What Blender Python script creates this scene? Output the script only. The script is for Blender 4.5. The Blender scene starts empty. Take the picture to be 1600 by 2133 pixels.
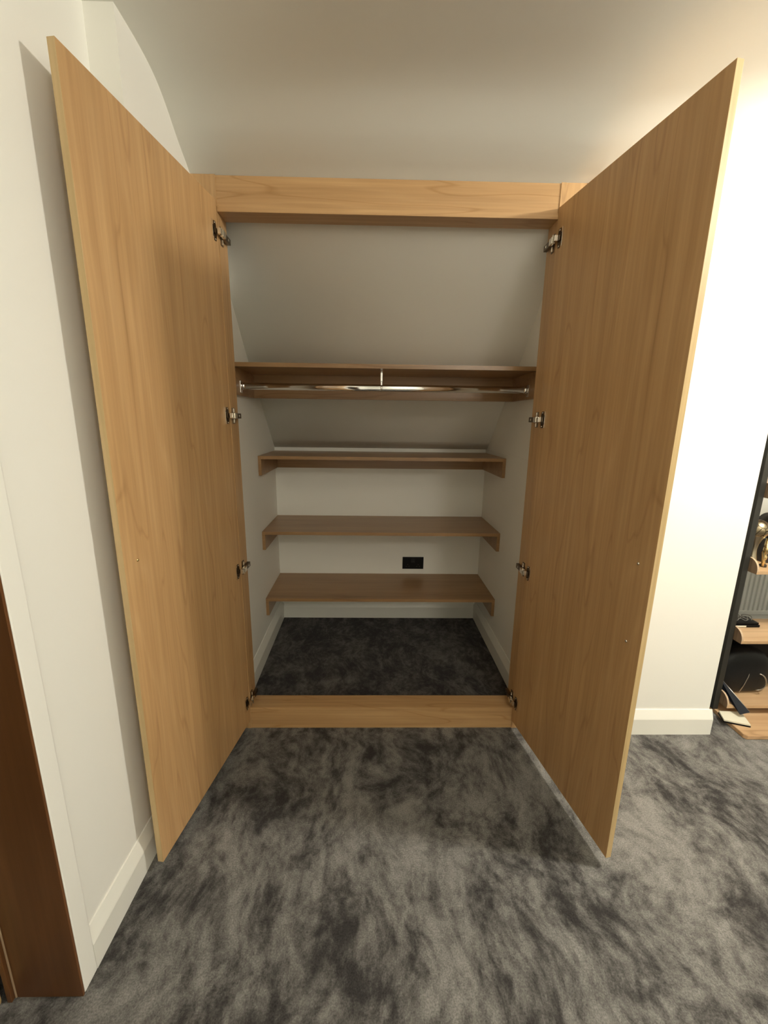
import bpy, bmesh, math, random
from mathutils import Vector, Matrix
random.seed(4)
C = bpy.context.scene.collection
sc = bpy.context.scene

# ---------------------------------------------------------------- camera
F, PIT, YAW, ROLL = 850.21, 0.21846, 0.01909, -0.012986
CAM = Vector((-0.0274, -1.6424, 1.3971))
c_, s_ = math.cos, math.sin
def cam_axes():
    def fw(v):
        x, y, z = v
        x, y = c_(YAW)*x - s_(YAW)*y, s_(YAW)*x + c_(YAW)*y
        y, z = c_(PIT)*y - s_(PIT)*z, s_(PIT)*y + c_(PIT)*z
        x, z = c_(ROLL)*x - s_(ROLL)*z, s_(ROLL)*x + c_(ROLL)*z
        return x, y, z
    cols = [fw(e) for e in ((1, 0, 0), (0, 1, 0), (0, 0, 1))]
    right = Vector([k[0] for k in cols]); fwd = Vector([k[1] for k in cols]); up = Vector([k[2] for k in cols])
    return right, up, fwd
r_, u_, f_ = cam_axes()
cd = bpy.data.cameras.new('camera'); cam = bpy.data.objects.new('camera', cd); C.objects.link(cam)
m = Matrix.Identity(4)
for i in range(3):
    m[i][0], m[i][1], m[i][2], m[i][3] = r_[i], u_[i], -f_[i], CAM[i]
cam.matrix_world = m
cd.sensor_fit = 'VERTICAL'; cd.sensor_height = 36; cd.lens = F*36/2133
cd.clip_start = 0.02
sc.camera = cam

# ---------------------------------------------------------------- light and exposure
sc.view_settings.view_transform = 'Standard'
sc.view_settings.look = 'None'
sc.view_settings.gamma = 1
sc.view_settings.use_curve_mapping = False
sc.view_settings.exposure = 0.86
sc.cycles.use_denoising = True
sc.cycles.max_bounces = 12
sc.cycles.diffuse_bounces = 6
w = bpy.data.worlds.new('world'); sc.world = w; w.use_nodes = True
w.node_tree.nodes['Background'].inputs[0].default_value = (1, .93, .8, 1)
w.node_tree.nodes['Background'].inputs[1].default_value = 0.05
WARM = (1, .955, .85)
def fill_disk(x, y, z, power, size=.09, col=WARM, spread=180):
    l = bpy.data.lights.new('fill_disk', 'AREA'); l.shape = 'DISK'; l.size = size; l.energy = power; l.color = col
    l.spread = math.radians(spread)
    o = bpy.data.objects.new('fill_disk', l); C.objects.link(o); o.location = (x, y, z); return o
def point_light(x, y, z, power, radius, col=WARM):
    l = bpy.data.lights.new('point_light', 'POINT'); l.shadow_soft_size = radius; l.energy = power; l.color = col
    o = bpy.data.objects.new('point_light', l); C.objects.link(o); o.location = (x, y, z); return o
point_light(1.72, -.78, 2.325, 38, .045)
fill_disk(1.72, -.82, 2.27, 10, .12)  # extra downward light added at the key light to brighten the carpet
point_light(1.15, -3.0, 2.25, 21, .12)  # fill light added behind the camera for the slope and left door
fill_disk(0.5, -1.8, 1.95, 8.5, .3).rotation_euler = (math.pi, 0, 0)   # upward fill light added behind the camera to brighten the ceiling

# ---------------------------------------------------------------- materials
def mat(name, col=(.8, .8, .8), rough=.5, metal=0, **kw):
    m = bpy.data.materials.new(name); m.use_nodes = True
    b = m.node_tree.nodes['Principled BSDF']
    b.inputs['Base Color'].default_value = (*col, 1); b.inputs['Roughness'].default_value = rough
    b.inputs['Metallic'].default_value = metal
    for k, v in kw.items(): b.inputs[k.replace('_', ' ')].default_value = v
    return m
def N(m, t, **kw):
    n = m.node_tree.nodes.new(t)
    for k, v in kw.items(): setattr(n, k, v)
    return n
def L(m, a, b): m.node_tree.links.new(a, b)
def ramp(m, stops):
    r = N(m, 'ShaderNodeValToRGB'); e = r.color_ramp.elements
    while len(e) > 1: e.remove(e[-1])
    e[0].position, e[0].color = stops[0][0], (*stops[0][1], 1)
    for p, c in stops[1:]:
        k = e.new(p); k.color = (*c, 1)
    return r
def paint(name, col, rough=.55, bump=.02, scale=90):
    m = mat(name, col, rough); b = m.node_tree.nodes['Principled BSDF']
    tc = N(m, 'ShaderNodeTexCoord'); n1 = N(m, 'ShaderNodeTexNoise'); n1.inputs['Scale'].default_value = scale
    n1.inputs['Detail'].default_value = 4
    n2 = N(m, 'ShaderNodeTexNoise'); n2.inputs['Scale'].default_value = 3.5
    L(m, tc.outputs['Object'], n1.inputs['Vector']); L(m, tc.outputs['Object'], n2.inputs['Vector'])
    add = N(m, 'ShaderNodeMath', operation='MULTIPLY_ADD'); add.inputs[1].default_value = 5
    L(m, n2.outputs['Fac'], add.inputs[0]); L(m, n1.outputs['Fac'], add.inputs[2])
    bp = N(m, 'ShaderNodeBump'); bp.inputs['Strength'].default_value = bump*6; bp.inputs['Distance'].default_value = .0012
    L(m, add.outputs[0], bp.inputs['Height']); L(m, bp.outputs['Normal'], b.inputs['Normal'])
    return m
def wood(name, dark, mid, light, axis='Z', rough=.42, seed=0.0, fig=1.0):
    m = mat(name, mid, rough); b = m.node_tree.nodes['Principled BSDF']
    tc = N(m, 'ShaderNodeTexCoord')
    def mapped(sx, sl):
        mp = N(m, 'ShaderNodeMapping'); s = [sx]*3; s['XYZ'.index(axis)] = sl
        mp.inputs['Scale'].default_value = s; mp.inputs['Location'].default_value = (seed, seed*1.7, seed*.6)
        L(m, tc.outputs['Object'], mp.inputs['Vector']); return mp.outputs['Vector']
    # broad figure: long soft cathedrals
    a = N(m, 'ShaderNodeTexNoise'); a.inputs['Scale'].default_value = 1; a.inputs['Detail'].default_value = 2
    a.inputs['Distortion'].default_value = .35
    L(m, mapped(7.5, .75), a.inputs['Vector'])
    mul = N(m, 'ShaderNodeMath', operation='MULTIPLY'); mul.inputs[1].default_value = 11*fig
    L(m, a.outputs['Fac'], mul.inputs[0])
    fr = N(m, 'ShaderNodeMath', operation='PINGPONG'); fr.inputs[1].default_value = 1
    L(m, mul.outputs[0], fr.inputs[0])
    rp = ramp(m, [(0, dark), (.10, mid), (.55, mid), (1, light)])
    L(m, fr.outputs[0], rp.inputs['Fac'])
    g = N(m, 'ShaderNodeTexNoise'); g.inputs['Scale'].default_value = 1; g.inputs['Detail'].default_value = 6; g.inputs['Roughness'].default_value = .6
    L(m, mapped(95, 2.2), g.inputs['Vector'])
    g2 = N(m, 'ShaderNodeTexNoise'); g2.inputs['Scale'].default_value = 1; g2.inputs['Detail'].default_value = 2
    L(m, mapped(14, .3), g2.inputs['Vector'])
    mx = N(m, 'ShaderNodeMixRGB', blend_type='MULTIPLY'); mx.inputs[0].default_value = 1
    rg = ramp(m, [(.3, (.86, .84, .80)), (.65, (1.05, 1.05, 1.05))])
    L(m, g.outputs['Fac'], rg.inputs['Fac']); L(m, rp.outputs['Color'], mx.inputs[1]); L(m, rg.outputs['Color'], mx.inputs[2])
    mx2 = N(m, 'ShaderNodeMixRGB', blend_type='MULTIPLY'); mx2.inputs[0].default_value = 1
    rg2 = ramp(m, [(.32, (.90, .88, .85)), (.62, (1.03, 1.03, 1.02))])
    L(m, g2.outputs['Fac'], rg2.inputs['Fac']); L(m, mx.outputs[0], mx2.inputs[1]); L(m, rg2.outputs['Color'], mx2.inputs[2])
    L(m, mx2.outputs[0], b.inputs['Base Color'])
    bp = N(m, 'ShaderNodeBump'); bp.inputs['Strength'].default_value = .08; bp.inputs['Distance'].default_value = .001
    L(m, g.outputs['Fac'], bp.inputs['Height']); L(m, bp.outputs['Normal'], b.inputs['Normal'])
    return m
def carpet(name, dark, light, seed=0.0, scale=1.0, lo=.40, hi=.62):
    m = mat(name, dark, 1.0); b = m.node_tree.nodes['Principled BSDF']
    b.inputs['Specular IOR Level'].default_value = .1
    b.inputs['Sheen Weight'].default_value = .12; b.inputs['Sheen Roughness'].default_value = .5
    b.inputs['Sheen Tint'].default_value = (.7, .68, .66, 1)
    tc = N(m, 'ShaderNodeTexCoord')
    def mapped(loc, rot, scl):
        mp = N(m, 'ShaderNodeMapping'); mp.inputs['Location'].default_value = loc
        mp.inputs['Rotation'].default_value = (0, 0, rot); mp.inputs['Scale'].default_value = scl
        L(m, tc.outputs['Object'], mp.inputs['Vector']); return mp.outputs['Vector']
    # pile brushed this way and that: warp the coordinates, then layer patches, strokes and small flecks
    wn = N(m, 'ShaderNodeTexNoise'); wn.inputs['Scale'].default_value = 1.9*scale; wn.inputs['Detail'].default_value = 2
    L(m, mapped((seed+7, 2, 0), 0, (1, 1, 1)), wn.inputs['Vector'])
    sub = N(m, 'ShaderNodeVectorMath', operation='SUBTRACT'); sub.inputs[1].default_value = (.5, .5, .5)
    L(m, wn.outputs['Color'], sub.inputs[0])
    scl = N(m, 'ShaderNodeVectorMath', operation='SCALE'); scl.inputs['Scale'].default_value = .30/scale
    L(m, sub.outputs[0], scl.inputs[0])
    add = N(m, 'ShaderNodeVectorMath', operation='ADD'); L(m, scl.outputs[0], add.inputs[0]); L(m, tc.outputs['Object'], add.inputs[1])
    def layer(rot, st, sc_, det, dist, k):
        mp = N(m, 'ShaderNodeMapping'); mp.inputs['Rotation'].default_value = (0, 0, rot); mp.inputs['Scale'].default_value = (*st, 1)
        mp.inputs['Location'].default_value = (seed+k, k*2.3, 0)
        L(m, add.outputs[0], mp.inputs['Vector'])
        n = N(m, 'ShaderNodeTexNoise'); n.inputs['Scale'].default_value = sc_*scale; n.inputs['Detail'].default_value = det
        n.inputs['Roughness'].default_value = .66; n.inputs['Distortion'].default_value = dist
        L(m, mp.outputs['Vector'], n.inputs['Vector']); return n.outputs['Fac']
    def wsum(a, b, wa, wb):
        x = N(m, 'ShaderNodeMath', operation='MULTIPLY'); x.inputs[1].default_value = wa; L(m, a, x.inputs[0])
        y = N(m, 'ShaderNodeMath', operation='MULTIPLY_ADD'); y.inputs[1].default_value = wb
        L(m, b, y.inputs[0]); L(m, x.outputs[0], y.inputs[2]); return y.outputs[0]
    p1 = layer(.2, (1.1, .9), 2.6, 7, .15, 1)
    p2 = layer(-.35, (1.9, .85), 5.2, 6, .25, 5)
    p3 = layer(.9, (1.2, 1), 22, 5, .1, 9)
    fac = wsum(wsum(p1, p2, .46, .54), p3, .70, .30)
    class _m: outputs = [fac]
    mixf = _m
    rp = ramp(m, [(lo, dark), (hi, light)]); rp.color_ramp.interpolation = 'EASE'
    L(m, mixf.outputs[0], rp.inputs['Fac'])
    g = N(m, 'ShaderNodeTexNoise'); g.inputs['Scale'].default_value = 230; g.inputs['Detail'].default_value = 3
    g.inputs['Roughness'].default_value = .7
    L(m, tc.outputs['Object'], g.inputs['Vector'])
    rg = ramp(m, [(.3, (.62, .62, .62)), (.7, (1.42, 1.42, 1.42))])
    L(m, g.outputs['Fac'], rg.inputs['Fac'])
    mx = N(m, 'ShaderNodeMixRGB', blend_type='MULTIPLY'); mx.inputs[0].default_value = 1
    L(m, rp.outputs['Color'], mx.inputs[1]); L(m, rg.outputs['Color'], mx.inputs[2]); L(m, mx.outputs[0], b.inputs['Base Color'])
    bp = N(m, 'ShaderNodeBump'); bp.inputs['Strength'].default_value = .6; bp.inputs['Distance'].default_value = .004
    L(m, g.outputs['Fac'], bp.inputs['Height']); L(m, bp.outputs['Normal'], b.inputs['Normal'])
    return m

M_wall = paint('wall_paint', (.86, .85, .79), .6)
M_ceil = paint('ceiling_paint', (.87, .86, .80), .65)
M_white = paint('white_gloss_paint', (.84, .83, .76), .3, .004, 20)
OD, OM, OL = (.45, .265, .118), (.53, .325, .150), (.565, .355, .17)
M_oakZ = wood('oak_door', OD, OM, OL, 'Z', .34, 1.3)
M_oakZ2 = wood('oak_frame_upright', OD, OM, OL, 'Z', .42, 5.1)
M_oakX = wood('oak_board', (.44, .25, .10), OM, OL, 'X', .38, 2.7, 1.3)
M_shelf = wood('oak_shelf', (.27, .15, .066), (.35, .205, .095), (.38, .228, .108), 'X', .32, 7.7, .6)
M_edge = wood('oak_edge_banding', (.50, .36, .17), (.60, .44, .22), (.64, .47, .25), 'Z', .5, 3.3, .6)
M_carpet = carpet('grey_carpet', (.034, .031, .030), (.225, .217, .20), 0.0)
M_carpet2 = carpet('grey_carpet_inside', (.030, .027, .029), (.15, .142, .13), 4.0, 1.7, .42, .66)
M_brown = wood('dark_stained_timber', (.085, .034, .012), (.135, .055, .018), (.17, .072, .026), 'Z', .35, 9.1, .5)
M_tan = wood('pale_timber', (.42, .28, .12), (.52, .36, .17), (.56, .4, .2), 'Z', .45, 4.1, .5)
M_chrome = mat('chrome', (.90, .89, .87), .10, 1)
M_nickel = mat('nickel', (.85, .80, .70), .22, 1)
M_dkmetal = mat('dark_nickel', (.16, .12, .08), .32, 1)
M_black = mat('black_plastic', (.002, .002, .0025), .45, Specular_IOR_Level=.2)
M_bmetal = mat('black_metal', (.022, .021, .017), .45)
M_unit = wood('beech_shelf', (.40, .25, .13), (.52, .34, .19), (.56, .38, .22), 'X', .45, 6.2, .5)
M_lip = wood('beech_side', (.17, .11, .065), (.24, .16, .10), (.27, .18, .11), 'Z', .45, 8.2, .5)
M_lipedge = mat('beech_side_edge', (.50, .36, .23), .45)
M_rad = mat('radiator_enamel', (.62, .63, .60), .35)
M_leather = paint('black_leather', (.007, .0075, .008), .45, .05, 160)
M_leather.node_tree.nodes['Principled BSDF'].inputs['Specular IOR Level'].default_value = .25
M_navy = mat('dark_navy_plastic', (.003, .0045, .009), .5, Specular_IOR_Level=.2)
M_silver = mat('silver_edge', (.55, .52, .47), .3, 1)
M_cream = mat('cream_paper', (.72, .68, .54), .6)
M_wire = mat('grey_wire', (.16, .15, .13), .4)
M_greybox = mat('slate_grey_card', (.085, .090, .115), .6)
M_pinkstick = mat('pale_pink_wax', (.74, .58, .50), .5)
M_gold = mat('gold_metal', (.80, .62, .32), .25, 1)
M_pewter = mat('pewter_metal', (.48, .41, .30), .3, 1)
M_dark = mat('dark_plastic', (.02, .014, .012), .4)
# football panel lines on the trophy ball
def ballmat():
    m = mat('gold_football', (.45, .37, .24), .34, 1); b = m.node_tree.nodes['Principled BSDF']
    tc = N(m, 'ShaderNodeTexCoord'); v = N(m, 'ShaderNodeTexVoronoi', feature='DISTANCE_TO_EDGE'); v.inputs['Scale'].default_value = 34
    L(m, tc.outputs['Object'], v.inputs['Vector'])
    rp = ramp(m, [(.02, (.05, .035, .02)), (.06, (.46, .38, .25))]); L(m, v.outputs['Distance'], rp.inputs['Fac'])
    L(m, rp.outputs['Color'], b.inputs['Base Color']); return m
M_ball = ballmat()

# ---------------------------------------------------------------- helpers
def box(bm, x0, x1, y0, y1, z0, z1, bev=0.0, mi=0):
    vs = [bm.verts.new((x, y, z)) for x in (x0, x1) for y in (y0, y1) for z in (z0, z1)]
    fs = [(0, 1, 3, 2), (4, 6, 7, 5), (0, 4, 5, 1), (2, 3, 7, 6), (0, 2, 6, 4), (1, 5, 7, 3)]
    faces = [bm.faces.new([vs[i] for i in f]) for f in fs]
    for f in faces: f.material_index = mi
    if bev > 0:
        es = list({e for f in faces for e in f.edges})
        r = bmesh.ops.bevel(bm, geom=es, offset=bev, segments=2, affect='EDGES', profile=.6)
        for f in r['faces']: f.material_index = mi
    return faces
def prism(bm, pts, axis, a, b, mi=0, bev=0):
    """pts 2D outline; axis 'X': pts are (y,z); 'Y': (x,z); 'Z': (x,y)"""
    def P(p, t):
        return {'X': (t, p[0], p[1]), 'Y': (p[0], t, p[1]), 'Z': (p[0], p[1], t)}[axis]
    v0 = [bm.verts.new(P(p, a)) for p in pts]; v1 = [bm.verts.new(P(p, b)) for p in pts]
    n = len(pts); fs = [bm.faces.new(v0[::-1]), bm.faces.new(v1)]
    for i in range(n): fs.append(bm.faces.new([v0[i], v0[(i+1) % n], v1[(i+1) % n], v1[i]]))
    for f in fs: f.material_index = mi
    if bev:
        bmesh.ops.bevel(bm, geom=list({e for f in fs for e in f.edges}), offset=bev, segments=2, affect='EDGES')
    return fs
def lathe(bm, prof, cx, cy, n=24, mi=0):
    rings = []
    for r, z in prof:
        rings.append([bm.verts.new((cx+r*math.cos(2*math.pi*k/n), cy+r*math.sin(2*math.pi*k/n), z)) for k in range(n)])
    for a, b in zip(rings, rings[1:]):
        for k in range(n):
            f = bm.faces.new([a[k], a[(k+1) % n], b[(k+1) % n], b[k]]); f.material_index = mi; f.smooth = True
    for rg, rev in ((rings[0], True), (rings[-1], False)):
        f = bm.faces.new(rg[::-1] if rev else rg); f.material_index = mi
def tube(bm, pts, r, n=8, mi=0, rz=None):
    pts = [Vector(p) for p in pts]; rings = []
    for i, p in enumerate(pts):
        d = (pts[min(i+1, len(pts)-1)] - pts[max(i-1, 0)]).normalized()
        a = d.cross(Vector((0, 0, 1)));
        if a.length < .05: a = d.cross(Vector((0, 1, 0)))
        a.normalize(); b = a.cross(d).normalized()
        rings.append([bm.verts.new(p + a*r*math.cos(2*math.pi*k/n) + b*(rz or r)*math.sin(2*math.pi*k/n)) for k in range(n)])
    for A, B in zip(rings, rings[1:]):
        for k in range(n):
            f = bm.faces.new([A[k], A[(k+1) % n], B[(k+1) % n], B[k]]); f.smooth = True; f.material_index = mi
    for rg in (rings[0][::-1], rings[-1]):
        f = bm.faces.new(rg); f.material_index = mi
def obj(name, bm, mats, parent=None, origin=None, mw=None):
    """links a mesh; vertices are given in world space unless mw is set (then local to mw)"""
    bmesh.ops.recalc_face_normals(bm, faces=bm.faces)
    me = bpy.data.meshes.new(name)
    if mw is None and origin is not None:
        bmesh.ops.translate(bm, verts=bm.verts, vec=-Vector(origin)); mw = Matrix.Translation(origin)
    bm.to_mesh(me); bm.free()
    for m in (mats if isinstance(mats, (list, tuple)) else [mats]): me.materials.append(m)
    o = bpy.data.objects.new(name, me); C.objects.link(o)
    if mw is not None: o.matrix_world = mw
    if parent is not None:
        o.parent = parent
        o.matrix_parent_inverse = world(parent).inverted()
    return o
WM = {}
def world(o):
    return WM.get(o.name, Matrix.Identity(4))
def thing(name, label, cat, loc, group=None):
    o = bpy.data.objects.new(name, None); C.objects.link(o); o.location = loc
    o.empty_display_size = .05
    WM[o.name] = Matrix.Translation(loc)
    tag(o, label, cat, group); return o
def tag(o, label, cat, group=None):
    o['label'] = label; o['category'] = cat
    if group: o['group'] = group
    return o
def struct(name, bm, m, label=None):
    o = obj(name, bm, m); o['kind'] = 'structure'
    if label: o['label'] = label
    return o
B = bmesh.new

# ---------------------------------------------------------------- setting
ZC, BACK = 2.392, 1.062
WL, BUMP = -.759, -.683            # left wall, and its step forward beside the wardrobe
STEP, WR, XE = -.385, -.027, 1.515  # step depth, right wall plane, its outer end
ROOMX, ROOMY = 3.7, -3.6
iL = lambda y: -.6962 + .0268*(BACK-y)
iR = lambda y: .6914 + .0063*(BACK-y)

bm = B(); box(bm, -2.3, ROOMX, ROOMY, BACK, -.05, 0)
struct('floor', bm, M_carpet)
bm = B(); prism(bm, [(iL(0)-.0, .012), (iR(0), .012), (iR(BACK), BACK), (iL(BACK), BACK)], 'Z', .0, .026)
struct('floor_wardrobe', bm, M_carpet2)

# ceiling: flat, a soft cove, then the slope of the roof down to the eaves wall
ctrl = [(ROOMY, 2.392), (-.9, 2.392), (-.45, 2.392), (-.36, 2.391), (-.29, 2.387), (-.23, 2.377), (-.18, 2.359), (-.135, 2.329), (-.095, 2.295),
        (-.05, 2.262), (0, 2.226), (.12, 2.118), (.25, 1.99), (.39, 1.852), (.535, 1.702), (.75, 1.507), (BACK, 1.2248)]
def smooth(pts, k=4):
    out = []
    for i in range(len(pts)-1):
        p0 = pts[max(i-1, 0)]; p1 = pts[i]; p2 = pts[i+1]; p3 = pts[min(i+2, len(pts)-1)]
        if i == 0: out.append(p1); continue
        for j in range(k):
            t = j/k
            out.append(tuple(.5*((2*b) + (-a+c)*t + (2*a-5*b+4*c-d)*t*t + (-a+3*b-3*c+d)*t**3) for a, b, c, d in zip(p0, p1, p2, p3)))
    out.append(pts[-1]); return out
prof = smooth(ctrl)
def zslope(y):
    for a, b in zip(prof, prof[1:]):
        if a[0] <= y <= b[0]: return a[1] + (b[1]-a[1])*(y-a[0])/(b[0]-a[0])
    return prof[-1][1]
bm = B()
lo0 = [bm.verts.new((-.79, y, z)) for y, z in prof]; lo1 = [bm.verts.new((ROOMX, y, z)) for y, z in prof]
up0 = [bm.verts.new((-.79, y+.04*min(1, max(0, (y+.4)/.4)), z+.04)) for y, z in prof]
up1 = [bm.verts.new((ROOMX, y+.04*min(1, max(0, (y+.4)/.4)), z+.04)) for y, z in prof]
for i in range(len(prof)-1):
    for f in ((lo0[i], lo0[i+1], lo1[i+1], lo1[i]), (up0[i], up1[i], up1[i+1], up0[i+1])):
        fc = bm.faces.new(f); fc.smooth = True
    bm.faces.new((lo0[i], up0[i], up0[i+1], lo0[i+1])); bm.faces.new((lo1[i], lo1[i+1], up1[i+1], up1[i]))
bm.faces.new((lo0[0], lo1[0], up1[0], up0[0])); bm.faces.new((lo0[-1], up0[-1], up1[-1], lo1[-1]))
struct('ceiling', bm, M_ceil)

# left wall with its step and the doorway toward the camera
bm = B()
yj, yj2, TH = -.902, -1.70, .14
box(bm, WL-TH, WL, yj, STEP, 0, ZC)
box(bm, WL-TH, WL, ROOMY, yj2, 0, ZC)
box(bm, WL-TH, WL, yj2, yj, 2.06, ZC)
struct('wall_left', bm, M_wall)
bm = B()
prism(bm, [(-.88, STEP), (BUMP, STEP), (BUMP, .019), (iL(.019), .019), (iL(BACK), BACK), (-.88, BACK)], 'Z', 0, 2.226)
# the part above, up to the flat ceiling
prism(bm, [(STEP, 2.226), (0, 2.226)] + [p for p in reversed(prof) if STEP < p[0] < 0] + [(STEP, zslope(STEP))], 'X', -.88, BUMP)
struct('wall_inner_left', bm, M_wall)
bm = B()
pr = [(WR, 0)] + [(BACK, 0)] + [p for p in reversed(prof) if WR < p[0]] + [(WR, zslope(WR))]
prism(bm, pr, 'X', .738, XE)
prism(bm, [(iR(.085), .085), (.738, .085), (.738, BACK), (iR(BACK), BACK)], 'Z', 0, 1.2248)
prism(bm, [(.085, 1.2), (BACK, 1.2), (BACK, 1.2248)] + [p for p in reversed(prof) if .085 < p[0] < BACK] + [(.085, zslope(.085))], 'X', .6975, .738)
struct('wall_right', bm, M_wall)
bm = B(); box(bm, -.88, ROOMX, BACK, BACK+.1, 0, 1.29)
struct('wall_back', bm, M_wall)
bm = B(); box(bm, ROOMX, ROOMX+.1, ROOMY, BACK, 0, ZC); struct('wall_far_right', bm, M_wall)
bm = B(); box(bm, -2.3, ROOMX, ROOMY-.1, ROOMY, 0, ZC); struct('wall_behind', bm, M_wall)
bm = B(); box(bm, -2.4, -2.3, ROOMY, 0, 0, ZC); box(bm, -2.3, WL-TH, -.4, -.3, 0, ZC); struct('wall_hallway', bm, M_wall)
bm = B(); box(bm, -2.3, WL-TH, ROOMY, -.4, ZC, ZC+.05); struct('ceiling_hallway', bm, M_ceil)

# skirting boards: flat face with a sloped, eased top
def skirt_prof(base, d, s):   # (offset from wall, z)
    return [(0, base), (d, base), (d, base+.079), (d*.93, base+.084), (.004, base+.122), (0, base+.122)]
bm = B()
prism(bm, [(WL+p*s, z) for p, z in skirt_prof(0, .018, 1) for s in (1,)], 'Y', -.852, STEP)
struct('baseboard_left', bm, M_white)
bm = B()
prism(bm, [(WR-p, z) for p, z in skirt_prof(0, .018, 1)], 'X', .78, XE+.012)
struct('baseboard_right', bm, M_white)
d = .020
def skew_skirt(f, s, y0, y1):
    bm = B()
    ring = []
    for y in (y0, y1):
        ring.append([bm.verts.new((f(y)+s*p, y, z)) for p, z in skirt_prof(.026, d, 1)])
    n = len(ring[0]); bm.faces.new(ring[0]); bm.faces.new(ring[1][::-1])
    for i in range(n): bm.faces.new([ring[0][i], ring[0][(i+1) % n], ring[1][(i+1) % n], ring[1][i]])
    return bm
struct('baseboard_inner_left', skew_skirt(iL, 1, .086, BACK), M_white)
struct('baseboard_inner_right', skew_skirt(iR, -1, .087, BACK), M_white)
bm = B(); prism(bm, [(BACK-p, z) for p, z in skirt_prof(.026, d, 1)], 'X', iL(BACK)+.02, iR(BACK)-.02)
struct('baseboard_inner_back', bm, M_white)

# doorway on the left: white architrave, dark lining, stop and pale leaf
bm = B()
box(bm, WL, WL+.0185, -.899, -.852, 0, 2.12, .004)
box(bm, WL, WL+.0185, -1.76, -.899, 2.062, 2.12, .002)
box(bm, WL, WL+.0185, -1.76, -1.703, 0, 2.062, .002)
struct('trim_1', bm, M_wall)
bm = B(); box(bm, WL-.142, WL+.0185, -.9055, -.8995, 0, 2.045, .0012); box(bm, WL-.158, WL-.147, -.915, -.8995, 0, 2.045, .001); box(bm, WL-.142, WL+.0185, -1.70, -1.682, 0, 2.045, .002)
box(bm, WL-.142, WL+.0185, -1.70, -.90, 2.045, 2.062, .002)
struct('trim_2', bm, M_brown)
bm = B(); box(bm, WL-.1465, WL-.1425, -.9065, -.902, 0, 2.04, .0008)
struct('trim_3', bm, M_lipedge)
bm = B(); box(bm, -1.70, -.921, -.960, -.918, .01, 2.04, .010)
struct('door_1', bm, M_tan)

# ---------------------------------------------------------------- wardrobe
XL, XR, DS = -.5974, .614, .0837
ZS, ZH, ZT = .1106, 2.110, 2.2276
def capped(bm, x0, x1, y0, y1, z0=0):
    # upright board whose top is scribed to the sloping ceiling
    prism(bm, [(y0, z0), (y1, z0), (y1, zslope(y1)-.0008), (max(y0, 0), zslope(max(y0, 0))-.0008), (y0, zslope(max(y0, 0))-.0008)][:5 if y0 < 0 else 4], 'X', x0, x1)
wd = thing('wardrobe', 'built-in oak-effect wardrobe with two tall doors standing wide open', 'wardrobe', (0, 0, 0))
bm = B(); capped(bm, XL-.018, XL, -.001, DS); obj('side_panel', bm, M_oakZ2, wd)
bm = B(); capped(bm, XR, XR+.018, -.001, DS); obj('side_panel', bm, M_oakZ2, wd)
bm = B(); capped(bm, BUMP+.001, XL-.0185, .000, .018); obj('filler_strip', bm, M_oakZ2, wd)
bm = B(); capped(bm, XR+.0185, .7365, .000, .018); obj('filler_strip', bm, M_oakZ2, wd)
bm = B(); capped(bm, XL, XR, .002, .020, ZH+.0185); obj('header_fascia', bm, M_oakX, wd)
bm = B(); box(bm, XL, XR, -.0025, DS-.006, ZH, ZH+.018, .001); obj('header_board', bm, M_oakX, wd)
bm = B(); box(bm, XL, XR, .001, .019, 0, ZS-.0185, .0006); obj('plinth', bm, M_oakX, wd)
bm = B(); box(bm, XL, XR, -.004, DS, ZS-.018, ZS, .0012); obj('sill_board', bm, M_oakX, wd)

def door(side, al, wl, zb, zt, hx, marks, hinges):
    if side < 0:
        ang = -al; ys = (-.018, 0)
    else:
        ang = al + math.pi; ys = (0, .018)
    mw = Matrix.Translation((hx, -.0034, zb)) @ Matrix.Rotation(ang, 4, 'Z')
    h = zt-zb
    bm = B(); box(bm, 0, wl, ys[0], ys[1], 0, h, .0007)
    bm.normal_update()
    for f in bm.faces:
        n = f.normal
        if abs(n.x) > .9 or abs(n.z) > .9: f.material_index = 1
    o = obj('door', bm, [M_oakZ, M_edge], wd, mw=mw); WM[o.name] = mw
    inn = 1 if side < 0 else -1     # local y direction of the inner face
    for (x, z) in marks:
        bm = B(); lathe(bm, [(.0042, 0), (.0042, .001), (.0034, .0024), (.0016, .0032)], 0, 0, 14)
        bmesh.ops.rotate(bm, verts=bm.verts, matrix=Matrix.Rotation(-math.pi/2*inn, 3, 'X'), cent=(0, 0, 0))
        bmesh.ops.translate(bm, verts=bm.verts, vec=(x, 0, z-zb))
        obj('screw', bm, M_gold if side < 0 else M_nickel, o, mw=mw)
    for z in hinges:
        hinge(side, z, o, mw, inn, zb)
    return o
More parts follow.
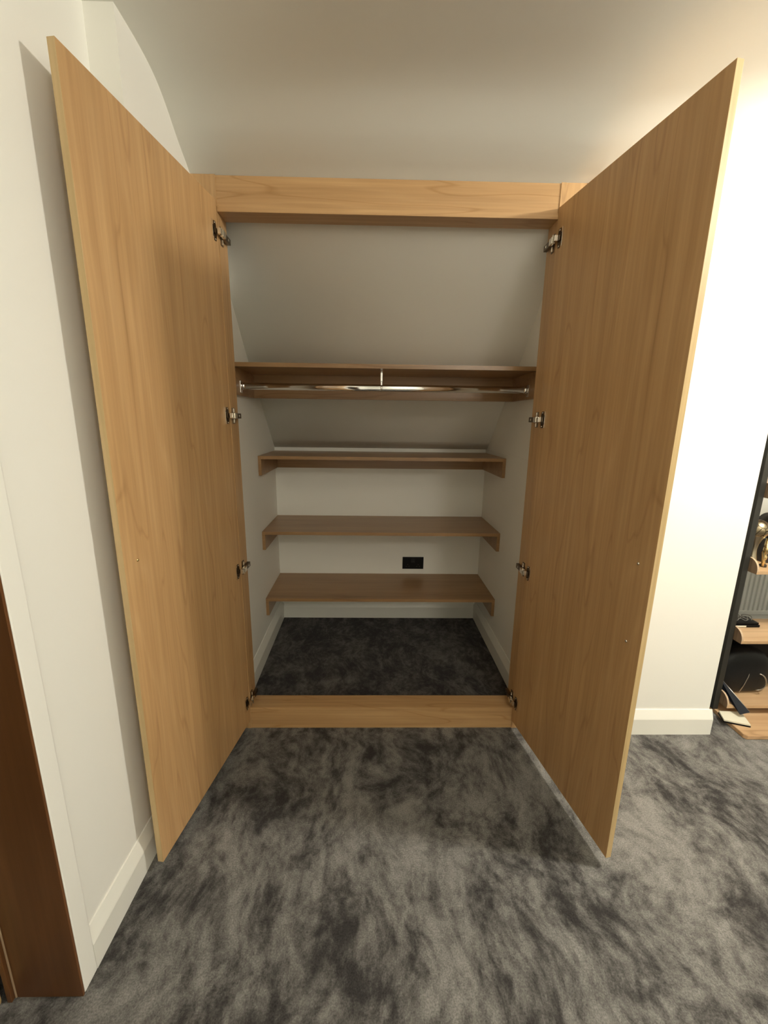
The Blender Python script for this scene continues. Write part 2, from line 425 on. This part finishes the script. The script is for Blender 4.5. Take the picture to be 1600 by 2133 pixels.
def hinge(side, z, par, mw, inn, zb):
    # cup flange screwed to the door
    bm = B(); zl = z-zb
    out = [(.014, .018), (.018, .031), (.030, .031), (.030, .020), (.041, .012), (.041, -.012), (.030, -.020), (.030, -.031), (.018, -.031), (.014, -.018)]
    y0, y1 = sorted((0, inn*.0022))
    prism(bm, [(a, zl+b) for a, b in out], 'Y', y0, y1, 0)
    y0, y1 = sorted((inn*.0022, inn*.0075)); box(bm, .018, .034, y0, y1, zl-.009, zl+.009, .001, 0)
    y0, y1 = sorted((inn*.0005, inn*.004)); box(bm, .041, .043, y0, y1, zl-.031, zl+.031, .0003, 1)
    for q in (-1, 1):
        b2 = B(); lathe(b2, [(.0032, 0), (.003, .0012), (.001, .0016)], 0, 0, 10, 1)
        bmesh.ops.rotate(b2, verts=b2.verts, matrix=Matrix.Rotation(-math.pi/2*inn, 3, 'X'), cent=(0, 0, 0))
        bmesh.ops.translate(b2, verts=b2.verts, vec=(.024, inn*.0022, zl+q*.026))
        me = bpy.data.meshes.new('t'); b2.to_mesh(me); b2.free(); bm.from_mesh(me); bpy.data.meshes.remove(me)
    # arm and mounting plate, worked out in world space and carried into door space
    X = XL if side < 0 else XR
    s = 1 if side < 0 else -1
    b3 = B()
    def wb(a0, a1, y0, y1, z0, z1, bev, mi):
        xa, xb = sorted((X+s*a0, X+s*a1)); box(b3, xa, xb, y0, y1, z0, z1, bev, mi)
    wb(.006, .0185, -.031, -.016, z-.0095, z+.0095, .0016, 1)     # bright knuckle link
    wb(.008, .0215, -.013, .014, z-.0110, z+.0110, .002, 1)
    wb(.004, .0175, .0142, .072, z-.0100, z+.0100, .0015, 0)         # arm body
    wb(.0175, .0184, .044, .054, z-.004, z+.004, .0003, 1)
    wb(.0, .003, .012, .034, z-.030, z+.030, .001, 0)             # mounting plate with its wings
    wb(.003, .0085, .014, .022, z-.028, z-.012, .0012, 1)
    wb(.003, .0085, .014, .022, z+.012, z+.028, .0012, 1)
    bmesh.ops.transform(b3, matrix=mw.inverted(), verts=b3.verts)
    me = bpy.data.meshes.new('t'); b3.to_mesh(me); b3.free(); bm.from_mesh(me); bpy.data.meshes.remove(me)
    obj('hinge', bm, [M_dkmetal, M_nickel], par, mw=mw)
HZ = (2.040, 1.411, .779, .150)
door(-1, 1.7063, .6259, .0438, 2.1456, -.5988, [(.577, 1.020)], HZ)
door(1, 1.7373, .6259, .0438, 2.1456, .6115, [(.575, 1.018), (.575, .779)], HZ)

# ---------------------------------------------------------------- shelves in the wardrobe
def shelf(z, dep, label):
    y0 = BACK-dep; xa, xb = iL(y0)+.0008, iR(y0)-.0008
    t = thing('shelf', label, 'shelf', (0, BACK, z-.018), 'oak shelves across the back of the wardrobe')
    def pr(f0, f1, ya, yb, za, zb):
        bm = B(); prism(bm, [(f0(ya), ya), (f1(ya), ya), (f1(yb), yb), (f0(yb), yb)], 'Z', za, zb); return bm
    e = .0006
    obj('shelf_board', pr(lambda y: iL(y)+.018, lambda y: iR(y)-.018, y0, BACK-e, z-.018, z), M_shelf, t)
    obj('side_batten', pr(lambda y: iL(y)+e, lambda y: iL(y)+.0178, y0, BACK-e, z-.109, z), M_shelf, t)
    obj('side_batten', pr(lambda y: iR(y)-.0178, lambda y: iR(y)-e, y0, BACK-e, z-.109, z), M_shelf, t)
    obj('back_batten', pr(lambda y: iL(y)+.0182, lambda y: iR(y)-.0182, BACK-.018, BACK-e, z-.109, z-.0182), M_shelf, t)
shelf(1.2027, .431, 'highest of the three low oak shelves, just under the sloping ceiling inside the wardrobe')
shelf(.7690, .4285, 'middle of the three low oak shelves, above the black wall socket')
shelf(.3539, .4225, 'lowest oak shelf in the wardrobe, below the black wall socket')

t = thing('hanging_shelf', 'wide oak shelf at eye height with a chrome hanging rail below it', 'shelf', (0, .5, 1.6233))
ys, yb2, zt = .2422, .5629, 1.6413
e = .0006
bm = B(); prism(bm, [(iL(ys)+.001, ys), (iR(ys)-.001, ys), (iR(.588)-.001, .588), (iL(.588)+.001, .588)], 'Z', zt-.018, zt)
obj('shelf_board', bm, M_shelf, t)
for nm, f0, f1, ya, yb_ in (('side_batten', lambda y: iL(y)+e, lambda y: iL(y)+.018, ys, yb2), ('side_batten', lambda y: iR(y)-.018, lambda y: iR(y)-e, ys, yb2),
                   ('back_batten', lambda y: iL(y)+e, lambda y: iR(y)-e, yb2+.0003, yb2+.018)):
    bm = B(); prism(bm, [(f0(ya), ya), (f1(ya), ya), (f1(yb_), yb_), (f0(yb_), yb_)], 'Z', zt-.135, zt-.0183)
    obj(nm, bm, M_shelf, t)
RY, RZ = .333, 1.548
t = thing('hanging_rail', 'shiny chrome hanging rail with a centre bracket under the widest shelf', 'rail', (0, RY, RZ))
bm = B(); tube(bm, [(iL(RY)+.020, RY, RZ), (0, RY, RZ), (iR(RY)-.020, RY, RZ)], .0085, 20, 0, .0155); obj('rod', bm, M_chrome, t)
for s, x in ((1, iL(RY)+.0182), (-1, iR(RY)-.0182)):
    bm = B(); a, b = sorted((x, x+s*.004)); box(bm, a, b, RY-.014, RY+.014, RZ-.030, RZ+.024, .002)
    a, b = sorted((x, x+s*.022)); tube(bm, [(a, RY, RZ), (b, RY, RZ)], .0115, 20, 0, .016)
    obj('end_socket', bm, M_chrome, t)
bm = B(); box(bm, -.0135, -.0045, RY-.012, RY+.012, RZ+.028, 1.6231, .0012)
tube(bm, [(-.009, RY, RZ+.045), (-.009, RY, RZ+.024)], .006, 12)
tube(bm, [(-.013, RY, RZ), (-.005, RY, RZ)], .0115, 20, 0, .016)
box(bm, -.0125, -.0055, RY-.009, RY+.009, RZ+.012, RZ+.03, .001)
obj('centre_bracket', bm, M_chrome, t)

# ---------------------------------------------------------------- double socket
t = thing('wall_socket', 'black double wall socket on the back wall, between the lower two shelves', 'socket', (.231, BACK, .435))
x0, x1, z0, z1 = .158, .304, .3925, .4785
bm = B(); box(bm, x0, x1, BACK-.0075, BACK-.0002, z0, z1, .0015); obj('face_plate', bm, M_black, t)
for k in (0, 1):
    xm = x0+.0365+k*.073
    bm = B()
    box(bm, xm-.004, xm+.004, BACK-.0082, BACK-.0074, z0+.030, z0+.034)
    box(bm, xm-.013, xm-.006, BACK-.0082, BACK-.0074, z0+.016, z0+.020)
    box(bm, xm+.006, xm+.013, BACK-.0082, BACK-.0074, z0+.016, z0+.020)
    obj('pin_holes', bm, M_dark, t)
for xm in (x0+.066, x0+.080):
    bm = B(); prism(bm, [(BACK-.0074, z1-.037), (BACK-.0125, z1-.034), (BACK-.0085, z1-.014), (BACK-.0074, z1-.014)], 'X', xm-.0052, xm+.0052, 0, .0006)
    obj('rocker_switch', bm, M_black, t)

# ---------------------------------------------------------------- shelving unit in the alcove
UX, UX2, PY0, PY1, UYB = 1.653, 2.56, .100, .126, .28
t = thing('shelving_unit', 'black-framed shelving unit with beech shelves standing at the right edge', 'shelving unit', (2.1, .25, 0))
for x in (UX, UX2-.026):
    for y in (PY0, UYB-.026):
        bm = B(); box(bm, x, x+.026, y, y+.026, .021, 1.86, .002); obj('post', bm, M_bmetal, t)
bm = B(); prism(bm, [(1.662, -.066), (1.672, -.078), (UX2, -.078), (UX2, UYB), (1.664, UYB)], 'Z', 0.001, .0205, 0, .0015)
obj('base_board', bm, M_unit, t)
SH = (.059, .403, .747, 1.090, 1.434)
for z in SH:
    bm = B(); box(bm, UX+.0275, UX2-.0275, .057, UYB, z, z+.016, .0012)
    sh = obj('shelf_board', bm, M_unit, t)
    for x in (UX+.0270, UX2-.036):
        pts = [(.272, z), (.0575, z), (.057, z+.016)]
        for k in range(1, 9):
            a = k/8*math.pi/2
            pts.append((.057+.047*(1-math.cos(a)) , z+.016+.050*math.sin(a)))
        pts += [(.272, z+.066)]
        bm = B(); prism(bm, pts, 'X', x, x+.009)
        bm.normal_update()
        for f in bm.faces:
            if abs(f.normal.x) < .5: f.material_index = 1
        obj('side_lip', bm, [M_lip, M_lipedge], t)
T_ = .0162
# things on the unit
tr = thing('trophy', 'large gold football trophy on a flared pewter stem, on the beech shelf', 'trophy', (1.714, .13, .763))
bm = B(); bmesh.ops.create_uvsphere(bm, u_segments=32, v_segments=20, radius=.043)
for f in bm.faces: f.smooth = True
obj('ball', bm, M_ball, tr, mw=Matrix.Translation((1.714, .13, .940)) @ Matrix.Rotation(.5, 4, 'X'))
bm = B(); lathe(bm, [(.034, .7634), (.034, .768), (.027, .775), (.019, .795), (.014, .822), (.012, .845), (.014, .868), (.021, .89), (.031, .91), (.0395, .93), (.036, .936), (.02, .905)], 1.714, .13, 32)
obj('stem', bm, M_pewter, tr)
bm = B(); tube(bm, [(1.755, .112, .768), (1.750, .111, .80), (1.741, .109, .835), (1.744, .108, .868), (1.752, .112, .90)], .006, 10, 0, .004)
obj('gold_band', bm, M_gold, tr)
fg = thing('figurine', 'small bright gold figure on a dark foot, right of the football trophy', 'trophy', (1.764, .12, .763))
bm = B(); lathe(bm, [(.010, .776), (.006, .785), (.0045, .795), (.0085, .80), (.009, .812), (.005, .82), (.008, .83), (.012, .842), (.010, .856), (.004, .868), (.003, .873)], 1.764, .12, 16)
obj('body', bm, M_gold, fg)
bm = B(); bmesh.ops.create_uvsphere(bm, u_segments=12, v_segments=8, radius=.0065, matrix=Matrix.Translation((1.772, .12, .892)))
tube(bm, [(1.766, .12, .868), (1.772, .12, .888)], .003, 8)
for f in bm.faces: f.smooth = True
obj('head', bm, M_silver, fg)
bm = B(); lathe(bm, [(.014, .7634), (.014, .772), (.010, .776)], 1.764, .12, 16); obj('foot', bm, M_dark, fg)
sp = thing('speaker', 'dark brown block topped by a round drum, half cut off behind the football trophy', 'speaker', (1.85, .2, .763))
bm = B(); box(bm, 1.815, 1.885, .165, .235, .7634, .875, .004); obj('base', bm, M_dark, sp)
bm = B(); tube(bm, [(1.85, .165, .945), (1.85, .235, .945)], .050, 28); box(bm, 1.84, 1.86, .19, .21, .875, .90, .002); obj('drum', bm, M_dark, sp)
bm = B(); box(bm, 1.715, 2.25, .14, .26, 1.1066, 1.40, .004)
tag(obj('storage_box', bm, M_greybox), 'slate grey box on the highest visible shelf of the unit', 'box')
bm = B(); lathe(bm, [(.0055, 1.1066), (.005, 1.16), (.004, 1.19), (.0062, 1.20), (.0068, 1.207), (.005, 1.216), (.002, 1.219)], 1.697, .115, 14)
tag(obj('slim_stick', bm, M_pinkstick), 'thin pale pink stick with a rounded tip in front of the slate grey box', 'stick')
# C shelf: dark case with pale label, wire, dark upright
nb = thing('flat_case', 'thin black case lying flat with a pale strip on its front edge', 'case', (1.81, .22, .419))
bm = B(); box(bm, 1.735, 1.885, .185, .262, .4194, .432, .002); box(bm, 1.737, 1.882, .19, .262, .4322, .442, .002); obj('case_body', bm, M_black, nb)
bm = B(); box(bm, 1.765, 1.815, .1838, .1852, .4215, .4295, .0003); obj('pale_strip', bm, M_cream, nb)
bm = B()
pts = [(1.74+.13*(k/40)+.012*math.sin(k*.9), .228+.02*math.cos(k*.55), .4445+.016*abs(math.sin(k*.31))) for k in range(41)]
tube(bm, pts, .0018, 6)
pts = [(1.75+.11*(k/30), .215+.012*math.sin(k*.5), .4445+.012*abs(math.cos(k*.23))) for k in range(31)]
tube(bm, pts, .0016, 6)
tag(obj('wire_spectacles', bm, M_wire), 'tangle of thin grey wire lying on the thin black case', 'wire')
bm = B(); box(bm, 1.985, 2.015, .215, .235, .4194, .66, .003)
tag(obj('black_folder', bm, M_black), 'tall black upright file right of the thin flat black case', 'folder')
# B shelf: black bag
bg = thing('bag', 'boxy black leather bag with a silver zip on the shelf near the floor', 'bag', (1.88, .28, .075))
bm = B(); bmesh.ops.create_cube(bm, size=1); bmesh.ops.subdivide_edges(bm, edges=bm.edges, cuts=9, use_grid_fill=True)
for v in bm.verts:
    x, y, z = [q*2 for q in v.co]
    n = (abs(x)**3.6+abs(y)**3.6+abs(z)**3.6)**(1/3.6); mx = max(abs(x), abs(y), abs(z))
    k = mx/n; x, y, z = x*k, y*k, z*k
    taper = 1-.16*max(0, z)
    v.co = (1.832+.140*x*taper, .194+.062*y*taper, .0756+.118*(z+1)*(1-.07*x*x))
for f in bm.faces: f.smooth = True
obj('bag_body', bm, M_leather, bg)
bm = B(); tube(bm, [(1.806, .137, .09), (1.815, .1315, .13), (1.83, .1315, .18), (1.838, .138, .225), (1.836, .150, .262), (1.80, .17, .297)], .0018, 8)
obj('zip', bm, M_silver, bg)
bm = B(); tube(bm, [(1.885+.030*math.sin(a), .134-.014*math.sin(a), .150+.045*math.cos(a)) for a in [k*math.pi/12 for k in range(13)]], .003, 8)
obj('handle', bm, M_silver, bg)
bm = B(); box(bm, 1.70, 2.50, .262, .275, .0756, .399, .003)  # black sheet put in for the dark void behind the bag
tag(obj('dark_void_panel', bm, M_black), 'wide black sheet added for the dark void behind the black leather bag', 'dark sheet')
# leaning tablet
tb = thing('tablet', 'dark navy tablet with a silver rim leaning down over the front of the lowest shelf', 'tablet', (1.72, .08, .08))
A_, Bq = Vector((1.694, .150, .176)), Vector((1.752, .012, .072))
Cq, Dq = Vector((1.716, .020, .054)), Vector((1.6925, .128, .126))
nrm = (Bq-A_).cross(Cq-Bq).normalized()*.005
bm = B(); v = [bm.verts.new(p+o_) for o_ in (Vector((0, 0, 0)), nrm) for p in (A_, Bq, Cq, Dq)]
for f in ((0, 1, 2, 3), (4, 5, 6, 7), (0, 1, 5, 4), (1, 2, 6, 5), (2, 3, 7, 6), (3, 0, 4, 7)): bm.faces.new([v[i] for i in f])
obj('tablet_body', bm, M_navy, tb)
bm = B(); tube(bm, [A_+nrm*.5, Bq+nrm*.5], .0026, 8); obj('rim', bm, M_silver, tb)
# notebook on the base board
nt = thing('notebook', 'cream-paged open notebook with a black cover on the unit\'s base board', 'notebook', (1.70, .02, .021))
q = [(1.655, .070), (1.630, .008), (1.731, -.027), (1.765, .065)]
bm = B(); prism(bm, q, 'Z', .0208, .0275, 0, .001); obj('cover', bm, M_black, nt)
cx, cy = sum(p[0] for p in q)/4, sum(p[1] for p in q)/4
bm = B(); prism(bm, [(cx+(a-cx)*.97, cy+(b-cy)*.97) for a, b in q], 'Z', .0277, .036, 0, .001); obj('pages', bm, M_cream, nt)

# ---------------------------------------------------------------- radiator on the eaves wall
rd = thing('radiator', 'white ribbed panel radiator on the wall behind the shelving unit', 'radiator', (2.6, 1.04, .12))
bm = B(); y0 = .985; P = .0333
pts = []
x = 2.05
while x < 3.30:
    pts += [(x, y0), (x+P*.50, y0), (x+P*.62, y0+.010), (x+P*.88, y0+.010)]; x += P
bot = [bm.verts.new((a, b, .105)) for a, b in pts]; top = [bm.verts.new((a, b, .745)) for a, b in pts]
for i in range(len(pts)-1): bm.faces.new((bot[i], bot[i+1], top[i+1], top[i]))
b0 = [bm.verts.new((pts[0][0], y0+.02, z)) for z in (.105, .745)]; b1 = [bm.verts.new((pts[-1][0], y0+.02, z)) for z in (.105, .745)]
bm.faces.new((b0[0], b0[1], top[0], bot[0])); bm.faces.new((b1[0], bot[-1], top[-1], b1[1])); bm.faces.new((b0[0], b1[0], b1[1], b0[1]))
obj('front_panel', bm, M_rad, rd)
bm = B(); box(bm, 2.045, 3.30, .980, 1.045, .747, .766, .003); box(bm, 2.045, 3.30, .980, .988, .095, .122, .002); box(bm, 2.047, 2.052, .985, 1.04, .105, .747)
obj('casing', bm, M_rad, rd)
bm = B(); box(bm, 2.06, 3.28, 1.02, 1.035, .11, .745, .002); obj('rear_panel', bm, M_rad, rd)
